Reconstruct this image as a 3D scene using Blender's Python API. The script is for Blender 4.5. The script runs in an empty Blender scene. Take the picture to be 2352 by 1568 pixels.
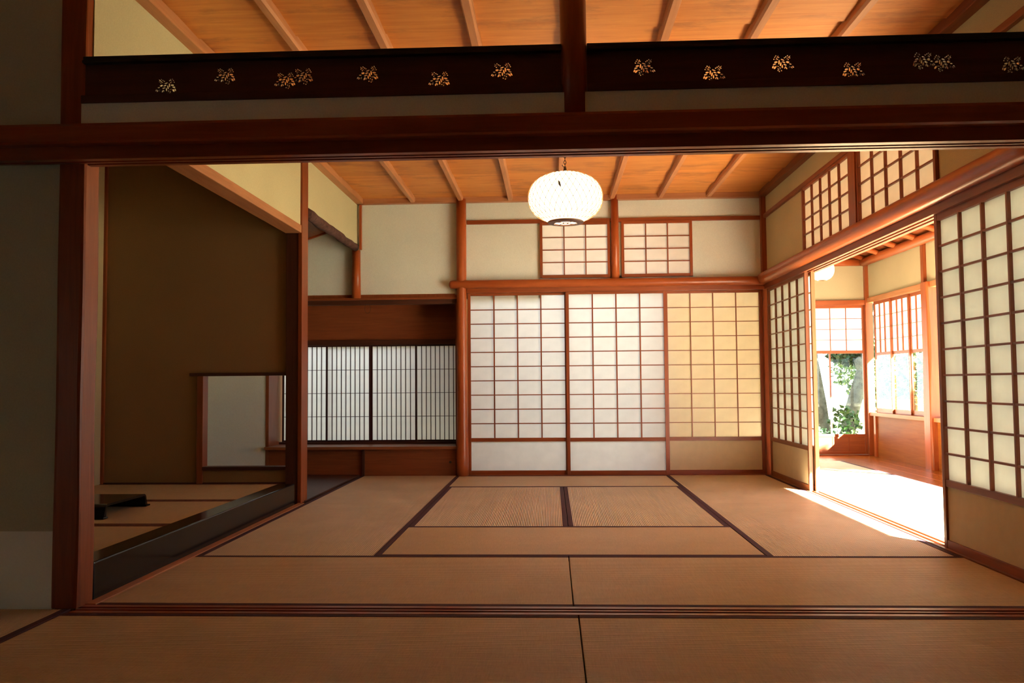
import bpy, bmesh, math, random
from mathutils import Vector, Matrix, noise
R = math.radians
random.seed(7)

# ------------------------------------------------------------------ camera, world, sun, exposure
scn = bpy.context.scene
COL = scn.collection
cd = bpy.data.cameras.new('camera')
cd.sensor_width = 36.0
cd.lens = 1950.0 / 2352.0 * 36.0
cd.clip_start = 0.05
cam = bpy.data.objects.new('camera', cd)
COL.objects.link(cam)
_a, _b, _g = R(-2.6455), R(2.8514), R(-0.471)
_fw = Vector((math.sin(_a) * math.cos(_b), math.cos(_a) * math.cos(_b), math.sin(_b)))
_r = Vector((math.cos(_a), -math.sin(_a), 0.0))
_u = _r.cross(_fw)
_r2 = _r * math.cos(_g) + _u * math.sin(_g)
_u2 = -_r * math.sin(_g) + _u * math.cos(_g)
cam.matrix_world = Matrix(((_r2.x, _u2.x, -_fw.x, 0.0), (_r2.y, _u2.y, -_fw.y, 0.0),
                           (_r2.z, _u2.z, -_fw.z, 0.8523), (0, 0, 0, 1)))
scn.camera = cam

world = bpy.data.worlds.new('world')
scn.world = world
world.use_nodes = True
_bg = world.node_tree.nodes['Background']
_bg.inputs['Color'].default_value = (0.80, 0.90, 1.0, 1)
_bg.inputs['Strength'].default_value = 2.9

sun_d = bpy.data.lights.new('sun', 'SUN')
sun_d.energy = 150.0
sun_d.angle = R(0.53)
sun_d.color = (1.0, 0.95, 0.86)
sun = bpy.data.objects.new('sun', sun_d)
COL.objects.link(sun)
sun.rotation_euler = Vector((-0.55, 0.835, -0.52)).to_track_quat('-Z', 'Y').to_euler()

vs = scn.view_settings
vs.view_transform = 'Standard'
vs.look = 'None'
vs.exposure = 0.90
vs.gamma = 1.0
vs.use_curve_mapping = False
LAMP = 4.0

# ------------------------------------------------------------------ helpers
def link(o, parent=None):
    COL.objects.link(o)
    if parent is not None:
        o.parent = parent
        if not parent.get('_local'):
            o.matrix_parent_inverse = Matrix.Translation(-parent.location)
    return o

def tag(o, label=None, cat=None, group=None, kind=None):
    if label: o['label'] = label
    if cat: o['category'] = cat
    if group: o['group'] = group
    if kind: o['kind'] = kind
    return o

LOCALS = []
def thing(name, label, cat, loc=(0, 0, 0), rotz=None, group=None, kind=None):
    o = bpy.data.objects.new(name, None)
    o.empty_display_size = 0.05
    o.location = loc
    if rotz is not None:
        o.rotation_euler = (0, 0, rotz)
        o['_local'] = 1
        LOCALS.append(o)
    COL.objects.link(o)
    return tag(o, label, cat, group, kind)

class MB:
    """collects shapes into one mesh"""
    def __init__(self): self.bm = bmesh.new()
    def box(self, x0, x1, y0, y1, z0, z1, bev=0.0):
        r = bmesh.ops.create_cube(self.bm, size=1.0)
        vs_ = r['verts']
        for v in vs_:
            v.co = Vector((x0 + (v.co.x + .5) * (x1 - x0), y0 + (v.co.y + .5) * (y1 - y0), z0 + (v.co.z + .5) * (z1 - z0)))
        if bev > 0:
            es = list({e for v in vs_ for e in v.link_edges})
            bmesh.ops.bevel(self.bm, geom=es, offset=bev, segments=2, affect='EDGES', profile=.6)
        return self
    def prism(self, pts, axis, a, b):
        """polygon pts (2D) extruded along axis from a to b; 2D order: x->(y,z) y->(x,z) z->(x,y)"""
        def mk(p, t):
            return {'x': (t, p[0], p[1]), 'y': (p[0], t, p[1]), 'z': (p[0], p[1], t)}[axis]
        v0 = [self.bm.verts.new(mk(p, a)) for p in pts]
        v1 = [self.bm.verts.new(mk(p, b)) for p in pts]
        n = len(pts)
        self.bm.faces.new(v0); self.bm.faces.new(v1[::-1])
        for i in range(n):
            self.bm.faces.new((v0[i], v0[(i + 1) % n], v1[(i + 1) % n], v1[i]))
        return self
    def tube(self, path, rad, n=8, cap=True, seedv=0.0, rough=0.0, sq=1.0):
        rings = []
        m = len(path)
        ref = None
        for i, p in enumerate(path):
            p = Vector(p)
            t = (Vector(path[min(i + 1, m - 1)]) - Vector(path[max(i - 1, 0)])).normalized()
            if ref is None:
                ref = Vector((0, 0, 1)) if abs(t.z) < .9 else Vector((1, 0, 0))
            a = (ref - t * ref.dot(t)).normalized(); ref = a
            b = t.cross(a)
            r = rad[i] if isinstance(rad, (list, tuple)) else rad
            ring = []
            for k in range(n):
                th = 2 * math.pi * k / n
                rr = r
                if rough:
                    d = a * math.cos(th) + b * math.sin(th)
                    rr = r * (1 + rough * noise.noise(Vector((p.x * 3 + d.x * 1.2 + seedv, p.y * 3 + d.y * 1.2, p.z * 3 + d.z * 1.2))))
                ring.append(self.bm.verts.new(p + (a * math.cos(th) + b * math.sin(th)) * rr))
            rings.append(ring)
        for i in range(m - 1):
            for k in range(n):
                self.bm.faces.new((rings[i][k], rings[i][(k + 1) % n], rings[i + 1][(k + 1) % n], rings[i + 1][k]))
        if cap:
            self.bm.faces.new(rings[0][::-1]); self.bm.faces.new(rings[-1])
        return self
    def lathe(self, prof, c, n=32, cap=False):
        rings = []
        for r, z in prof:
            rings.append([self.bm.verts.new((c[0] + r * math.cos(2 * math.pi * k / n), c[1] + r * math.sin(2 * math.pi * k / n), c[2] + z)) for k in range(n)])
        for i in range(len(prof) - 1):
            for k in range(n):
                self.bm.faces.new((rings[i][k], rings[i][(k + 1) % n], rings[i + 1][(k + 1) % n], rings[i + 1][k]))
        if cap:
            self.bm.faces.new(rings[0][::-1]); self.bm.faces.new(rings[-1])
        return self
    def mesh(self, name, smooth=False):
        bmesh.ops.recalc_face_normals(self.bm, faces=self.bm.faces)
        me = bpy.data.meshes.new(name)
        self.bm.to_mesh(me); self.bm.free()
        if smooth:
            me.polygons.foreach_set('use_smooth', [True] * len(me.polygons))
        return me
    def build(self, name, mat, parent=None, smooth=False, loc=None):
        me = self.mesh(name, smooth)
        me.materials.append(mat)
        o = bpy.data.objects.new(name, me)
        if loc is not None: o.location = loc
        return link(o, parent)

def inst(name, me, parent, loc):
    o = bpy.data.objects.new(name, me)
    o.location = loc
    return link(o, parent)

def struct(o):
    o['kind'] = 'structure'
    return o

# ------------------------------------------------------------------ materials
def newmat(name):
    m = bpy.data.materials.new(name); m.use_nodes = True
    nt = m.node_tree
    return m, nt, nt.nodes['Principled BSDF']

def N(nt, t, **kw):
    n = nt.nodes.new(t)
    for k, v in kw.items(): setattr(n, k, v)
    return n

_wood = {}
def wood(kind, axis):
    """kind: palette; axis: grain direction"""
    key = (kind, axis)
    if key in _wood: return _wood[key]
    pal = {'red': ((.19, .040, .010), (.31, .075, .019), .36, 1.0),
           'log': ((.30, .062, .014), (.42, .105, .026), .30, .8),
           'brown': ((.18, .055, .018), (.28, .095, .034), .42, 1.0),
           'cedar': ((.60, .205, .038), (.77, .335, .080), .55, 1.0),
           'batten': ((.44, .18, .07), (.58, .27, .115), .5, .8),
           'light': ((.36, .145, .058), (.50, .225, .10), .5, .8),
           'floor': ((.22, .062, .008), (.31, .095, .014), .26, .8),
           'dado': ((.23, .068, .010), (.31, .100, .017), .55, .8),
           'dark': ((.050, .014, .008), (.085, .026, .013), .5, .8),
           'panel': ((.20, .050, .016), (.29, .082, .026), .40, .9)}[kind]
    m, nt, b = newmat('wood_%s_%s' % (kind, axis))
    tc = N(nt, 'ShaderNodeTexCoord'); mp = N(nt, 'ShaderNodeMapping')
    oi = N(nt, 'ShaderNodeObjectInfo')
    add = N(nt, 'ShaderNodeVectorMath', operation='ADD')
    mul = N(nt, 'ShaderNodeMath', operation='MULTIPLY'); mul.inputs[1].default_value = 37.0
    nt.links.new(oi.outputs['Random'], mul.inputs[0])
    nt.links.new(tc.outputs['Object'], add.inputs[0]); nt.links.new(mul.outputs[0], add.inputs[1])
    nt.links.new(add.outputs[0], mp.inputs['Vector'])
    sc = {'X': (1.0, 16, 16), 'Y': (16, 1.0, 16), 'Z': (16, 16, 1.0)}[axis]
    mp.inputs['Scale'].default_value = sc
    n1 = N(nt, 'ShaderNodeTexNoise'); n1.inputs['Scale'].default_value = 2.2; n1.inputs['Detail'].default_value = 7; n1.inputs['Roughness'].default_value = .62; n1.inputs['Distortion'].default_value = .7
    nt.links.new(mp.outputs[0], n1.inputs['Vector'])
    n2 = N(nt, 'ShaderNodeTexNoise'); n2.inputs['Scale'].default_value = 1.6; n2.inputs['Detail'].default_value = 3
    nt.links.new(add.outputs[0], n2.inputs['Vector'])
    mx = N(nt, 'ShaderNodeMath', operation='MULTIPLY_ADD'); mx.inputs[1].default_value = .7
    m2 = N(nt, 'ShaderNodeMath', operation='MULTIPLY'); m2.inputs[1].default_value = .3
    nt.links.new(n2.outputs[0], m2.inputs[0]); nt.links.new(n1.outputs[0], mx.inputs[0]); nt.links.new(m2.outputs[0], mx.inputs[2])
    cr = N(nt, 'ShaderNodeValToRGB')
    cr.color_ramp.elements[0].position = .34; cr.color_ramp.elements[1].position = .64
    cr.color_ramp.elements[0].color = (*pal[0], 1); cr.color_ramp.elements[1].color = (*pal[1], 1)
    nt.links.new(mx.outputs[0], cr.inputs[0])
    hv = N(nt, 'ShaderNodeHueSaturation')
    vr = N(nt, 'ShaderNodeMapRange'); vr.inputs[3].default_value = .90; vr.inputs[4].default_value = 1.10
    nt.links.new(oi.outputs['Random'], vr.inputs[0]); nt.links.new(vr.outputs[0], hv.inputs['Value'])
    nt.links.new(cr.outputs[0], hv.inputs['Color'])
    nt.links.new(hv.outputs[0], b.inputs['Base Color'])
    b.inputs['Roughness'].default_value = pal[2]
    b.inputs['Specular IOR Level'].default_value = .22 if kind in ('dado', 'floor') else .4
    bp = N(nt, 'ShaderNodeBump'); bp.inputs['Strength'].default_value = .12 * pal[3]; bp.inputs['Distance'].default_value = .01
    nt.links.new(n1.outputs[0], bp.inputs['Height']); nt.links.new(bp.outputs[0], b.inputs['Normal'])
    _wood[key] = m
    return m

def ceiling_mat():
    """aged ceiling boards: grain across the room, with stained patches"""
    m = wood('cedar', 'X').copy(); m.name = 'ceiling_board'
    nt = m.node_tree; b = nt.nodes['Principled BSDF']
    src = b.inputs['Base Color'].links[0].from_socket
    tc = N(nt, 'ShaderNodeTexCoord'); mp = N(nt, 'ShaderNodeMapping'); mp.inputs['Scale'].default_value = (1.3, 3.2, 1)
    nz = N(nt, 'ShaderNodeTexNoise'); nz.inputs['Scale'].default_value = 1.5; nz.inputs['Detail'].default_value = 6; nz.inputs['Roughness'].default_value = .65
    nt.links.new(tc.outputs['Object'], mp.inputs[0]); nt.links.new(mp.outputs[0], nz.inputs['Vector'])
    cr = N(nt, 'ShaderNodeValToRGB'); cr.color_ramp.elements[0].position = .52; cr.color_ramp.elements[1].position = .66
    cr.color_ramp.elements[0].color = (0, 0, 0, 1); cr.color_ramp.elements[1].color = (.55, .55, .55, 1)
    nt.links.new(nz.outputs[0], cr.inputs[0])
    for n in nt.nodes:
        if n.bl_idname == 'ShaderNodeMapRange': n.inputs[3].default_value = .80; n.inputs[4].default_value = 1.12
    mx = N(nt, 'ShaderNodeMix', data_type='RGBA'); mx.inputs[7].default_value = (.26, .10, .035, 1)
    nt.links.new(cr.outputs[0], mx.inputs[0]); nt.links.new(src, mx.inputs[6])
    nt.links.new(mx.outputs[2], b.inputs['Base Color'])
    return m

def plaster(name, col, var=.10):
    m, nt, b = newmat(name)
    tc = N(nt, 'ShaderNodeTexCoord')
    n1 = N(nt, 'ShaderNodeTexNoise'); n1.inputs['Scale'].default_value = 160; n1.inputs['Detail'].default_value = 3
    n2 = N(nt, 'ShaderNodeTexNoise'); n2.inputs['Scale'].default_value = 1.7; n2.inputs['Detail'].default_value = 4
    nt.links.new(tc.outputs['Object'], n1.inputs['Vector']); nt.links.new(tc.outputs['Object'], n2.inputs['Vector'])
    mr = N(nt, 'ShaderNodeMapRange'); mr.inputs[1].default_value = .3; mr.inputs[2].default_value = .7; mr.inputs[3].default_value = 1 - var; mr.inputs[4].default_value = 1 + var
    ad = N(nt, 'ShaderNodeMath', operation='ADD'); 
    hf = N(nt, 'ShaderNodeMath', operation='MULTIPLY'); hf.inputs[1].default_value = .5
    nt.links.new(n1.outputs[0], ad.inputs[0]); nt.links.new(n2.outputs[0], ad.inputs[1]); nt.links.new(ad.outputs[0], hf.inputs[0]); nt.links.new(hf.outputs[0], mr.inputs[0])
    hv = N(nt, 'ShaderNodeHueSaturation'); hv.inputs['Color'].default_value = (*col, 1)
    nt.links.new(mr.outputs[0], hv.inputs['Value']); nt.links.new(hv.outputs[0], b.inputs['Base Color'])
    b.inputs['Roughness'].default_value = .9; b.inputs['Specular IOR Level'].default_value = .15
    bp = N(nt, 'ShaderNodeBump'); bp.inputs['Strength'].default_value = .25; bp.inputs['Distance'].default_value = .002
    nt.links.new(n1.outputs[0], bp.inputs['Height']); nt.links.new(bp.outputs[0], b.inputs['Normal'])
    return m

def paper(name, col, trans):
    m = bpy.data.materials.new(name); m.use_nodes = True
    nt = m.node_tree; nt.nodes.clear()
    out = N(nt, 'ShaderNodeOutputMaterial')
    d = N(nt, 'ShaderNodeBsdfDiffuse'); t = N(nt, 'ShaderNodeBsdfTranslucent')
    tc = N(nt, 'ShaderNodeTexCoord'); n1 = N(nt, 'ShaderNodeTexNoise'); n1.inputs['Scale'].default_value = 9; n1.inputs['Detail'].default_value = 5
    nt.links.new(tc.outputs['Object'], n1.inputs['Vector'])
    mr = N(nt, 'ShaderNodeMapRange'); mr.inputs[1].default_value = .3; mr.inputs[2].default_value = .7; mr.inputs[3].default_value = .94; mr.inputs[4].default_value = 1.03
    hv = N(nt, 'ShaderNodeHueSaturation'); hv.inputs['Color'].default_value = (*col, 1)
    nt.links.new(n1.outputs[0], mr.inputs[0]); nt.links.new(mr.outputs[0], hv.inputs['Value'])
    nt.links.new(hv.outputs[0], d.inputs[0]); nt.links.new(hv.outputs[0], t.inputs[0])
    mx = N(nt, 'ShaderNodeMixShader'); mx.inputs[0].default_value = trans
    nt.links.new(d.outputs[0], mx.inputs[1]); nt.links.new(t.outputs[0], mx.inputs[2]); nt.links.new(mx.outputs[0], out.inputs[0])
    return m

def tatami_mat_material():
    m, nt, b = newmat('rush')
    tc = N(nt, 'ShaderNodeTexCoord'); sep = N(nt, 'ShaderNodeSeparateXYZ')
    nt.links.new(tc.outputs['Object'], sep.inputs[0])
    # ribs run along local x, so the height repeats along local y
    fr = N(nt, 'ShaderNodeMath', operation='MULTIPLY'); fr.inputs[1].default_value = 2 * math.pi / .0108
    sn = N(nt, 'ShaderNodeMath', operation='SINE')
    nt.links.new(sep.outputs['Y'], fr.inputs[0]); nt.links.new(fr.outputs[0], sn.inputs[0])
    oi = N(nt, 'ShaderNodeObjectInfo')
    add = N(nt, 'ShaderNodeVectorMath', operation='ADD'); ml = N(nt, 'ShaderNodeMath', operation='MULTIPLY'); ml.inputs[1].default_value = 21
    nt.links.new(oi.outputs['Random'], ml.inputs[0]); nt.links.new(tc.outputs['Object'], add.inputs[0]); nt.links.new(ml.outputs[0], add.inputs[1])
    mp = N(nt, 'ShaderNodeMapping'); mp.inputs['Scale'].default_value = (220, 16, 1)
    nt.links.new(add.outputs[0], mp.inputs[0])
    n1 = N(nt, 'ShaderNodeTexNoise'); n1.inputs['Scale'].default_value = 1; n1.inputs['Detail'].default_value = 3
    nt.links.new(mp.outputs[0], n1.inputs['Vector'])
    n2 = N(nt, 'ShaderNodeTexNoise'); n2.inputs['Scale'].default_value = 3; n2.inputs['Detail'].default_value = 4
    nt.links.new(add.outputs[0], n2.inputs['Vector'])
    a1 = N(nt, 'ShaderNodeMath', operation='MULTIPLY_ADD'); a1.inputs[1].default_value = .5
    h2 = N(nt, 'ShaderNodeMath', operation='MULTIPLY'); h2.inputs[1].default_value = .5
    nt.links.new(n2.outputs[0], h2.inputs[0]); nt.links.new(n1.outputs[0], a1.inputs[0]); nt.links.new(h2.outputs[0], a1.inputs[2])
    cr = N(nt, 'ShaderNodeValToRGB'); cr.color_ramp.elements[0].position = .32; cr.color_ramp.elements[1].position = .68
    cr.color_ramp.elements[0].color = (.60, .455, .26, 1); cr.color_ramp.elements[1].color = (.76, .585, .355, 1)
    nt.links.new(a1.outputs[0], cr.inputs[0])
    mr = N(nt, 'ShaderNodeMapRange'); mr.inputs[1].default_value = -1; mr.inputs[2].default_value = 1; mr.inputs[3].default_value = .62; mr.inputs[4].default_value = 1.12
    nt.links.new(sn.outputs[0], mr.inputs[0])
    hv = N(nt, 'ShaderNodeHueSaturation'); nt.links.new(cr.outputs[0], hv.inputs['Color']); nt.links.new(mr.outputs[0], hv.inputs['Value'])
    nt.links.new(hv.outputs[0], b.inputs['Base Color'])
    b.inputs['Roughness'].default_value = .52; b.inputs['Specular IOR Level'].default_value = .35
    bp = N(nt, 'ShaderNodeBump'); bp.inputs['Strength'].default_value = .9; bp.inputs['Distance'].default_value = .0016
    nt.links.new(sn.outputs[0], bp.inputs['Height']); nt.links.new(bp.outputs[0], b.inputs['Normal'])
    return m

def plain(name, col, rough=.6, spec=.4, noise_amt=.0, nscale=40, metal=0):
    m, nt, b = newmat(name)
    b.inputs['Base Color'].default_value = (*col, 1); b.inputs['Roughness'].default_value = rough
    b.inputs['Specular IOR Level'].default_value = spec; b.inputs['Metallic'].default_value = metal
    if noise_amt:
        tc = N(nt, 'ShaderNodeTexCoord'); n1 = N(nt, 'ShaderNodeTexNoise'); n1.inputs['Scale'].default_value = nscale; n1.inputs['Detail'].default_value = 5
        nt.links.new(tc.outputs['Object'], n1.inputs['Vector'])
        mr = N(nt, 'ShaderNodeMapRange'); mr.inputs[1].default_value = .3; mr.inputs[2].default_value = .7; mr.inputs[3].default_value = 1 - noise_amt; mr.inputs[4].default_value = 1 + noise_amt
        hv = N(nt, 'ShaderNodeHueSaturation'); hv.inputs['Color'].default_value = (*col, 1)
        nt.links.new(n1.outputs[0], mr.inputs[0]); nt.links.new(mr.outputs[0], hv.inputs['Value']); nt.links.new(hv.outputs[0], b.inputs['Base Color'])
        bp = N(nt, 'ShaderNodeBump'); bp.inputs['Strength'].default_value = .3; bp.inputs['Distance'].default_value = .01
        nt.links.new(n1.outputs[0], bp.inputs['Height']); nt.links.new(bp.outputs[0], b.inputs['Normal'])
    return m

def emit(name, col, s):
    m = bpy.data.materials.new(name); m.use_nodes = True
    nt = m.node_tree; nt.nodes.clear()
    out = N(nt, 'ShaderNodeOutputMaterial'); e = N(nt, 'ShaderNodeEmission')
    e.inputs[0].default_value = (*col, 1); e.inputs[1].default_value = s
    nt.links.new(e.outputs[0], out.inputs[0])
    return m

def glass_mat():
    m = bpy.data.materials.new('window_glass'); m.use_nodes = True
    nt = m.node_tree; nt.nodes.clear()
    out = N(nt, 'ShaderNodeOutputMaterial'); t = N(nt, 'ShaderNodeBsdfTransparent'); g = N(nt, 'ShaderNodeBsdfGlossy')
    t.inputs[0].default_value = (.96, .98, .97, 1); g.inputs['Roughness'].default_value = .02
    lw = N(nt, 'ShaderNodeLayerWeight'); pw = N(nt, 'ShaderNodeMath', operation='POWER'); pw.inputs[1].default_value = 2.9
    f = N(nt, 'ShaderNodeMath', operation='MULTIPLY_ADD'); f.inputs[1].default_value = .45; f.inputs[2].default_value = .02
    nt.links.new(lw.outputs['Facing'], pw.inputs[0]); nt.links.new(pw.outputs[0], f.inputs[0])
    mx = N(nt, 'ShaderNodeMixShader')
    nt.links.new(f.outputs[0], mx.inputs[0]); nt.links.new(t.outputs[0], mx.inputs[1]); nt.links.new(g.outputs[0], mx.inputs[2]); nt.links.new(mx.outputs[0], out.inputs[0])
    return m

WALL = plaster('sand_plaster', (.56, .53, .33))
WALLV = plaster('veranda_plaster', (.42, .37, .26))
WALLG = plaster('grey_sand_plaster', (.72, .79, .73))
THIN = paper('hip_sheet', (.80, .79, .76), .50)
WALLB = plaster('alcove_plaster', (.30, .185, .085))
WALLW = plaster('lower_wall_paper', (.80, .88, .88), .04)
WALLN = plaster('near_plaster', (.46, .48, .38))
PAPER = paper('shoji_paper', (.84, .83, .80), .50)
PAPERW = paper('shoji_paper_warm', (.90, .84, .72), .42)
PAPERR = paper('shoji_paper_thick', (.78, .85, .83), .37)
PAPERB = paper('small_window_paper', (.80, .74, .68), .26)
PAPERC = paper('shoji_paper_cream', (.80, .74, .62), .14)
FUSUMA = plain('fusuma_paper', (.60, .52, .38), .8, .2, .04, 12)
HIP = plain('hip_paper', (.78, .74, .67), .7, .2, .03, 12)
HIPW = plain('hip_paper_tan', (.62, .52, .34), .7, .2, .04, 12)
RUSH = tatami_mat_material()
HERI = plain('cloth_border', (.075, .032, .042), .8, .2, .15, 300)
HERIP = plain('patterned_border', (.13, .045, .032), .8, .2, .55, 45)
LACQ = plain('black_lacquer', (.004, .004, .005), .16, .28)
IRON = plain('dark_iron', (.03, .02, .015), .5, .5)
BAMB = plain('bamboo_split', (.32, .17, .07), .5, .4)
GLASS = glass_mat()
BARKLOG = plain('bark_log', (.10, .05, .042), .8, .2, .4, 28)
BLACKRAIL = plain('black_rail', (.008, .010, .009), .35, .5)
CEIL = ceiling_mat()

# ------------------------------------------------------------------ key measures (metres)
XL, XR = -1.80, 1.99          # room width
YF, YK = 3.178, 3.292         # partition between the two rooms (front, back face)
YB = 7.96                     # back wall
ZC = 2.616                    # ceiling

# ------------------------------------------------------------------ floor, ceiling, walls
fl = MB(); fl.box(-5.2, 2.09, -3, 8.0, -.20, -.06); struct(fl.build('floor', wood('brown', 'Y')))

ceil_ = MB(); ceil_.box(-3.6, 2.10, 3.15, 8.5, 2.66, 2.72); CE = struct(ceil_.build('ceiling', wood('brown', 'X')))
nb = 10
bw = (8.0 - 3.2) / nb
for i in range(nb):
    y0 = 3.2 + i * bw
    # boards lap over one another: the far edge of each sits a little lower
    m = MB(); m.prism([(y0 - .012, 2.641), (y0 + bw, 2.617), (y0 + bw, 2.628), (y0 - .012, 2.652)], 'x', -1.86, 2.06)
    m.build('board', CEIL, CE)
bat = MB(); bat.prism([(-.026, 2.63), (-.026, 2.592), (-.017, 2.578), (.017, 2.578), (.026, 2.592), (.026, 2.63)], 'y', 3.2, 7.97)
batm = bat.mesh('batten'); batm.materials.append(wood('batten', 'Y'))
for x in (-1.30, -.842, -.372, .094, .586, 1.035, 1.485):
    inst('batten', batm, CE, (x, 0, 0))
m = MB(); m.box(-1.86, -1.775, 3.2, 7.97, 2.572, 2.63, .004); m.build('edge_moulding', wood('batten', 'Y'), CE)
m = MB(); m.box(1.945, 2.05, 3.2, 7.97, 2.572, 2.63, .004); m.build('edge_moulding', wood('red', 'Y'), CE)
m = MB(); m.box(-1.86, 2.05, 7.925, 8.0, 2.572, 2.63, .004); m.build('edge_moulding', wood('light', 'X'), CE)

roof = MB(); roof.box(-5.4, 2.10, -3.2, 8.75, 2.80, 2.90); struct(roof.build('roof', wood('brown', 'X')))

# back wall: plaster with two small window openings
w = MB()
yb0, yb1 = 7.985, 8.06
w.box(-3.40, -.09, yb0, yb1, 1.66, 2.66)
w.box(-.09, 2.05, yb0, yb1, 2.365, 2.66)
w.box(.56, .67, yb0, yb1, 1.74, 2.37)
w.box(1.325, 2.05, yb0, yb1, 1.74, 2.37)
w.box(-.09, 1.325, yb0, yb1, 1.74, 1.862)
w.box(-3.40, -2.70, yb0, yb1, -.05, 1.67)
struct(w.build('wall_back', WALLG))
# left wall: hanging walls over the two alcoves
w = MB()
w.box(-1.875, -1.835, 3.29, 6.14, 2.02, 2.66)
w.box(-1.875, -1.840, 6.26, 7.99, 2.14, 2.66)
struct(w.build('wall_left', WALL))
# right wall above the sliding doors, with two window openings
w = MB()
xr0, xr1 = 2.005, 2.075
w.box(xr0, xr1, 3.1, 8.06, 2.385, 2.66)
w.box(xr0, xr1, 6.74, 8.06, 1.76, 2.39)
w.box(xr0, xr1, 5.53, 5.68, 1.76, 2.39)
w.box(xr0, xr1, 3.1, 4.43, 1.76, 2.39)
w.box(xr0, xr1, 4.40, 6.76, 1.76, 1.86)
w.box(xr0, xr1, 8.62, 10.06, -.1, 2.66)
w.box(xr0, xr1, 8.0, 8.62, 2.2, 2.66)
struct(w.build('wall_right', WALL))
# partition wall towards the near room
w = MB()
w.box(-5.2, -1.945, 3.255, 3.30, .293, 2.72)
NW = struct(w.build('wall_near', WALLN))
w = MB(); w.box(-1.836, 1.945, 3.207, 3.27, 1.872, 1.966); struct(w.build('wall_over_doorway', WALLG))
m = MB(); m.box(-5.2, -1.945, 3.252, 3.30, -.05, .293); m.build('lower_paper', WALLW, NW)
# near room shell
w = MB()
w.box(-5.3, -5.2, -3.1, -1.0, -.1, 2.8)
w.box(-5.3, -5.2, 1.0, 3.3, -.1, 2.8)
w.box(-5.3, -5.2, -1.0, 1.0, -.1, .42)
w.box(-5.3, -5.2, -1.0, 1.0, 1.12, 2.8)
w.box(-5.2, 2.1, -3.1, -3.0, -.1, 2.8)
w.box(2.005, 2.075, -3.1, 3.1, 1.76, 2.8)
w.box(2.005, 2.075, -3.1, -.8, -.1, 1.78)
struct(w.build('wall_near_room', WALL))
w = MB(); w.box(-5.3, 2.1, -3.1, 3.19, 2.62, 2.68); struct(w.build('ceiling_near_room', wood('cedar', 'X')))

# alcove (tokonoma) shell
w = MB(); w.box(-3.40, -3.32, 3.28, 6.2, -.05, 2.66); struct(w.build('wall_alcove_back', plaster('alcove_back_plaster', (.46, .36, .20))))
w = MB()
w.box(-3.32, -2.565, 6.15, 6.21, -.05, 2.60)
w.box(-2.565, -1.90, 6.15, 6.21, .935, 2.60)
w.box(-2.565, -1.90, 6.15, 6.21, -.05, .255)
AP = struct(w.build('wall_alcove_side', WALLB))
w = MB(); w.box(-3.4, -1.87, 3.28, 6.2, 2.56, 2.62); struct(w.build('ceiling_alcove', wood('brown', 'Y')))
w = MB(); w.box(-3.4, -1.87, 3.275, 3.30, -.05, 2.62); struct(w.build('wall_alcove_near', WALLB))
w = MB(); w.box(-3.36, -1.95, 3.30, 6.16, -.06, .085); struct(w.build('floor_alcove', wood('brown', 'Y')))
# side recess shell beyond the alcove
w = MB(); w.box(-3.40, -3.32, 6.2, 8.06, -.05, 2.6); struct(w.build('wall_recess', WALL))
w = MB(); w.prism([(-3.4, 1.90), (-1.86, 2.408), (-1.86, 2.45), (-3.4, 1.95)], 'y', 6.2, 7.99); struct(w.build('ceiling_recess', wood('brown', 'Y')))
w = MB(); w.prism([(-3.4, 1.885), (-1.86, 2.393), (-1.86, 2.411), (-3.4, 1.903)], 'y', 7.955, 7.99); struct(w.build('trim_1', wood('log', 'X')))
w = MB(); w.box(-3.36, -1.815, 6.2, 7.975, -.06, .010, .003); struct(w.build('floor_recess', wood('dark', 'Y')))

# ------------------------------------------------------------------ tatami mats
def tatami(x0, x1, y0, y1, label, along, z=0.0, group='rush mats of the main room', heri=HERI, hw=.032):
    lx, ly = (x1 - x0, y1 - y0) if along == 'x' else (y1 - y0, x1 - x0)
    t = thing('tatami_mat', label, 'tatami mat', ((x0 + x1) / 2, (y0 + y1) / 2, z - .055), 0 if along == 'x' else R(90), group)
    g = .0022
    m = MB(); m.box(-lx / 2 + g, lx / 2 - g, -ly / 2 + g, ly / 2 - g, 0, .055, .003); m.build('rush_top', RUSH, t)
    for s in (-1, 1):
        m = MB(); ye = s * (ly / 2 - g + .0006); yi = s * (ly / 2 - hw)
        m.box(-lx / 2 + g, lx / 2 - g, min(ye, yi), max(ye, yi), .028, .0568, .0015); m.build('cloth_border', heri, t)
    return t
XA, XM, XD = -.8665, .090, 1.0435
Y1, Y2, Y3 = 4.252, 5.127, 7.064
GRP = 'rush mats of the main room'
tatami(-1.795, .075, YK + .004, Y1, 'left-hand wide rush mat just behind the wooden threshold', 'x')
tatami(.075, 1.972, YK + .004, Y1, 'right-hand wide rush mat just behind the wooden threshold', 'x')
tatami(-1.795, XA, Y1, 6.10, 'long rush mat running alongside the black alcove step', 'y')
tatami(-1.795, XA, 6.10, 7.955, 'long rush mat in the far left corner before the shelf bay', 'y')
tatami(XA, XD, Y1, Y2, 'crosswise rush mat in the middle of the main room', 'x')
tatami(XA, XM, Y2, Y3, 'left one of two parallel lengthwise mats beneath the lantern', 'y')
tatami(XM, XD, Y2, Y3, 'right one of two parallel lengthwise mats beneath the lantern', 'y')
tatami(XA, XD, Y3, 7.925, 'narrow-looking crosswise mat at the foot of the back paper doors', 'x')
tatami(XD, 1.972, Y1, 6.10, 'long rush mat catching sunlight beside the open doorway', 'y')
tatami(XD, 1.972, 6.10, 7.925, 'long rush mat in the far right corner of the room', 'y')
G2 = 'rush mats of the near room'
tatami(-1.853, .090, 2.225, YF - .003, 'left foreground rush mat before the threshold', 'x', group=G2)
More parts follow.
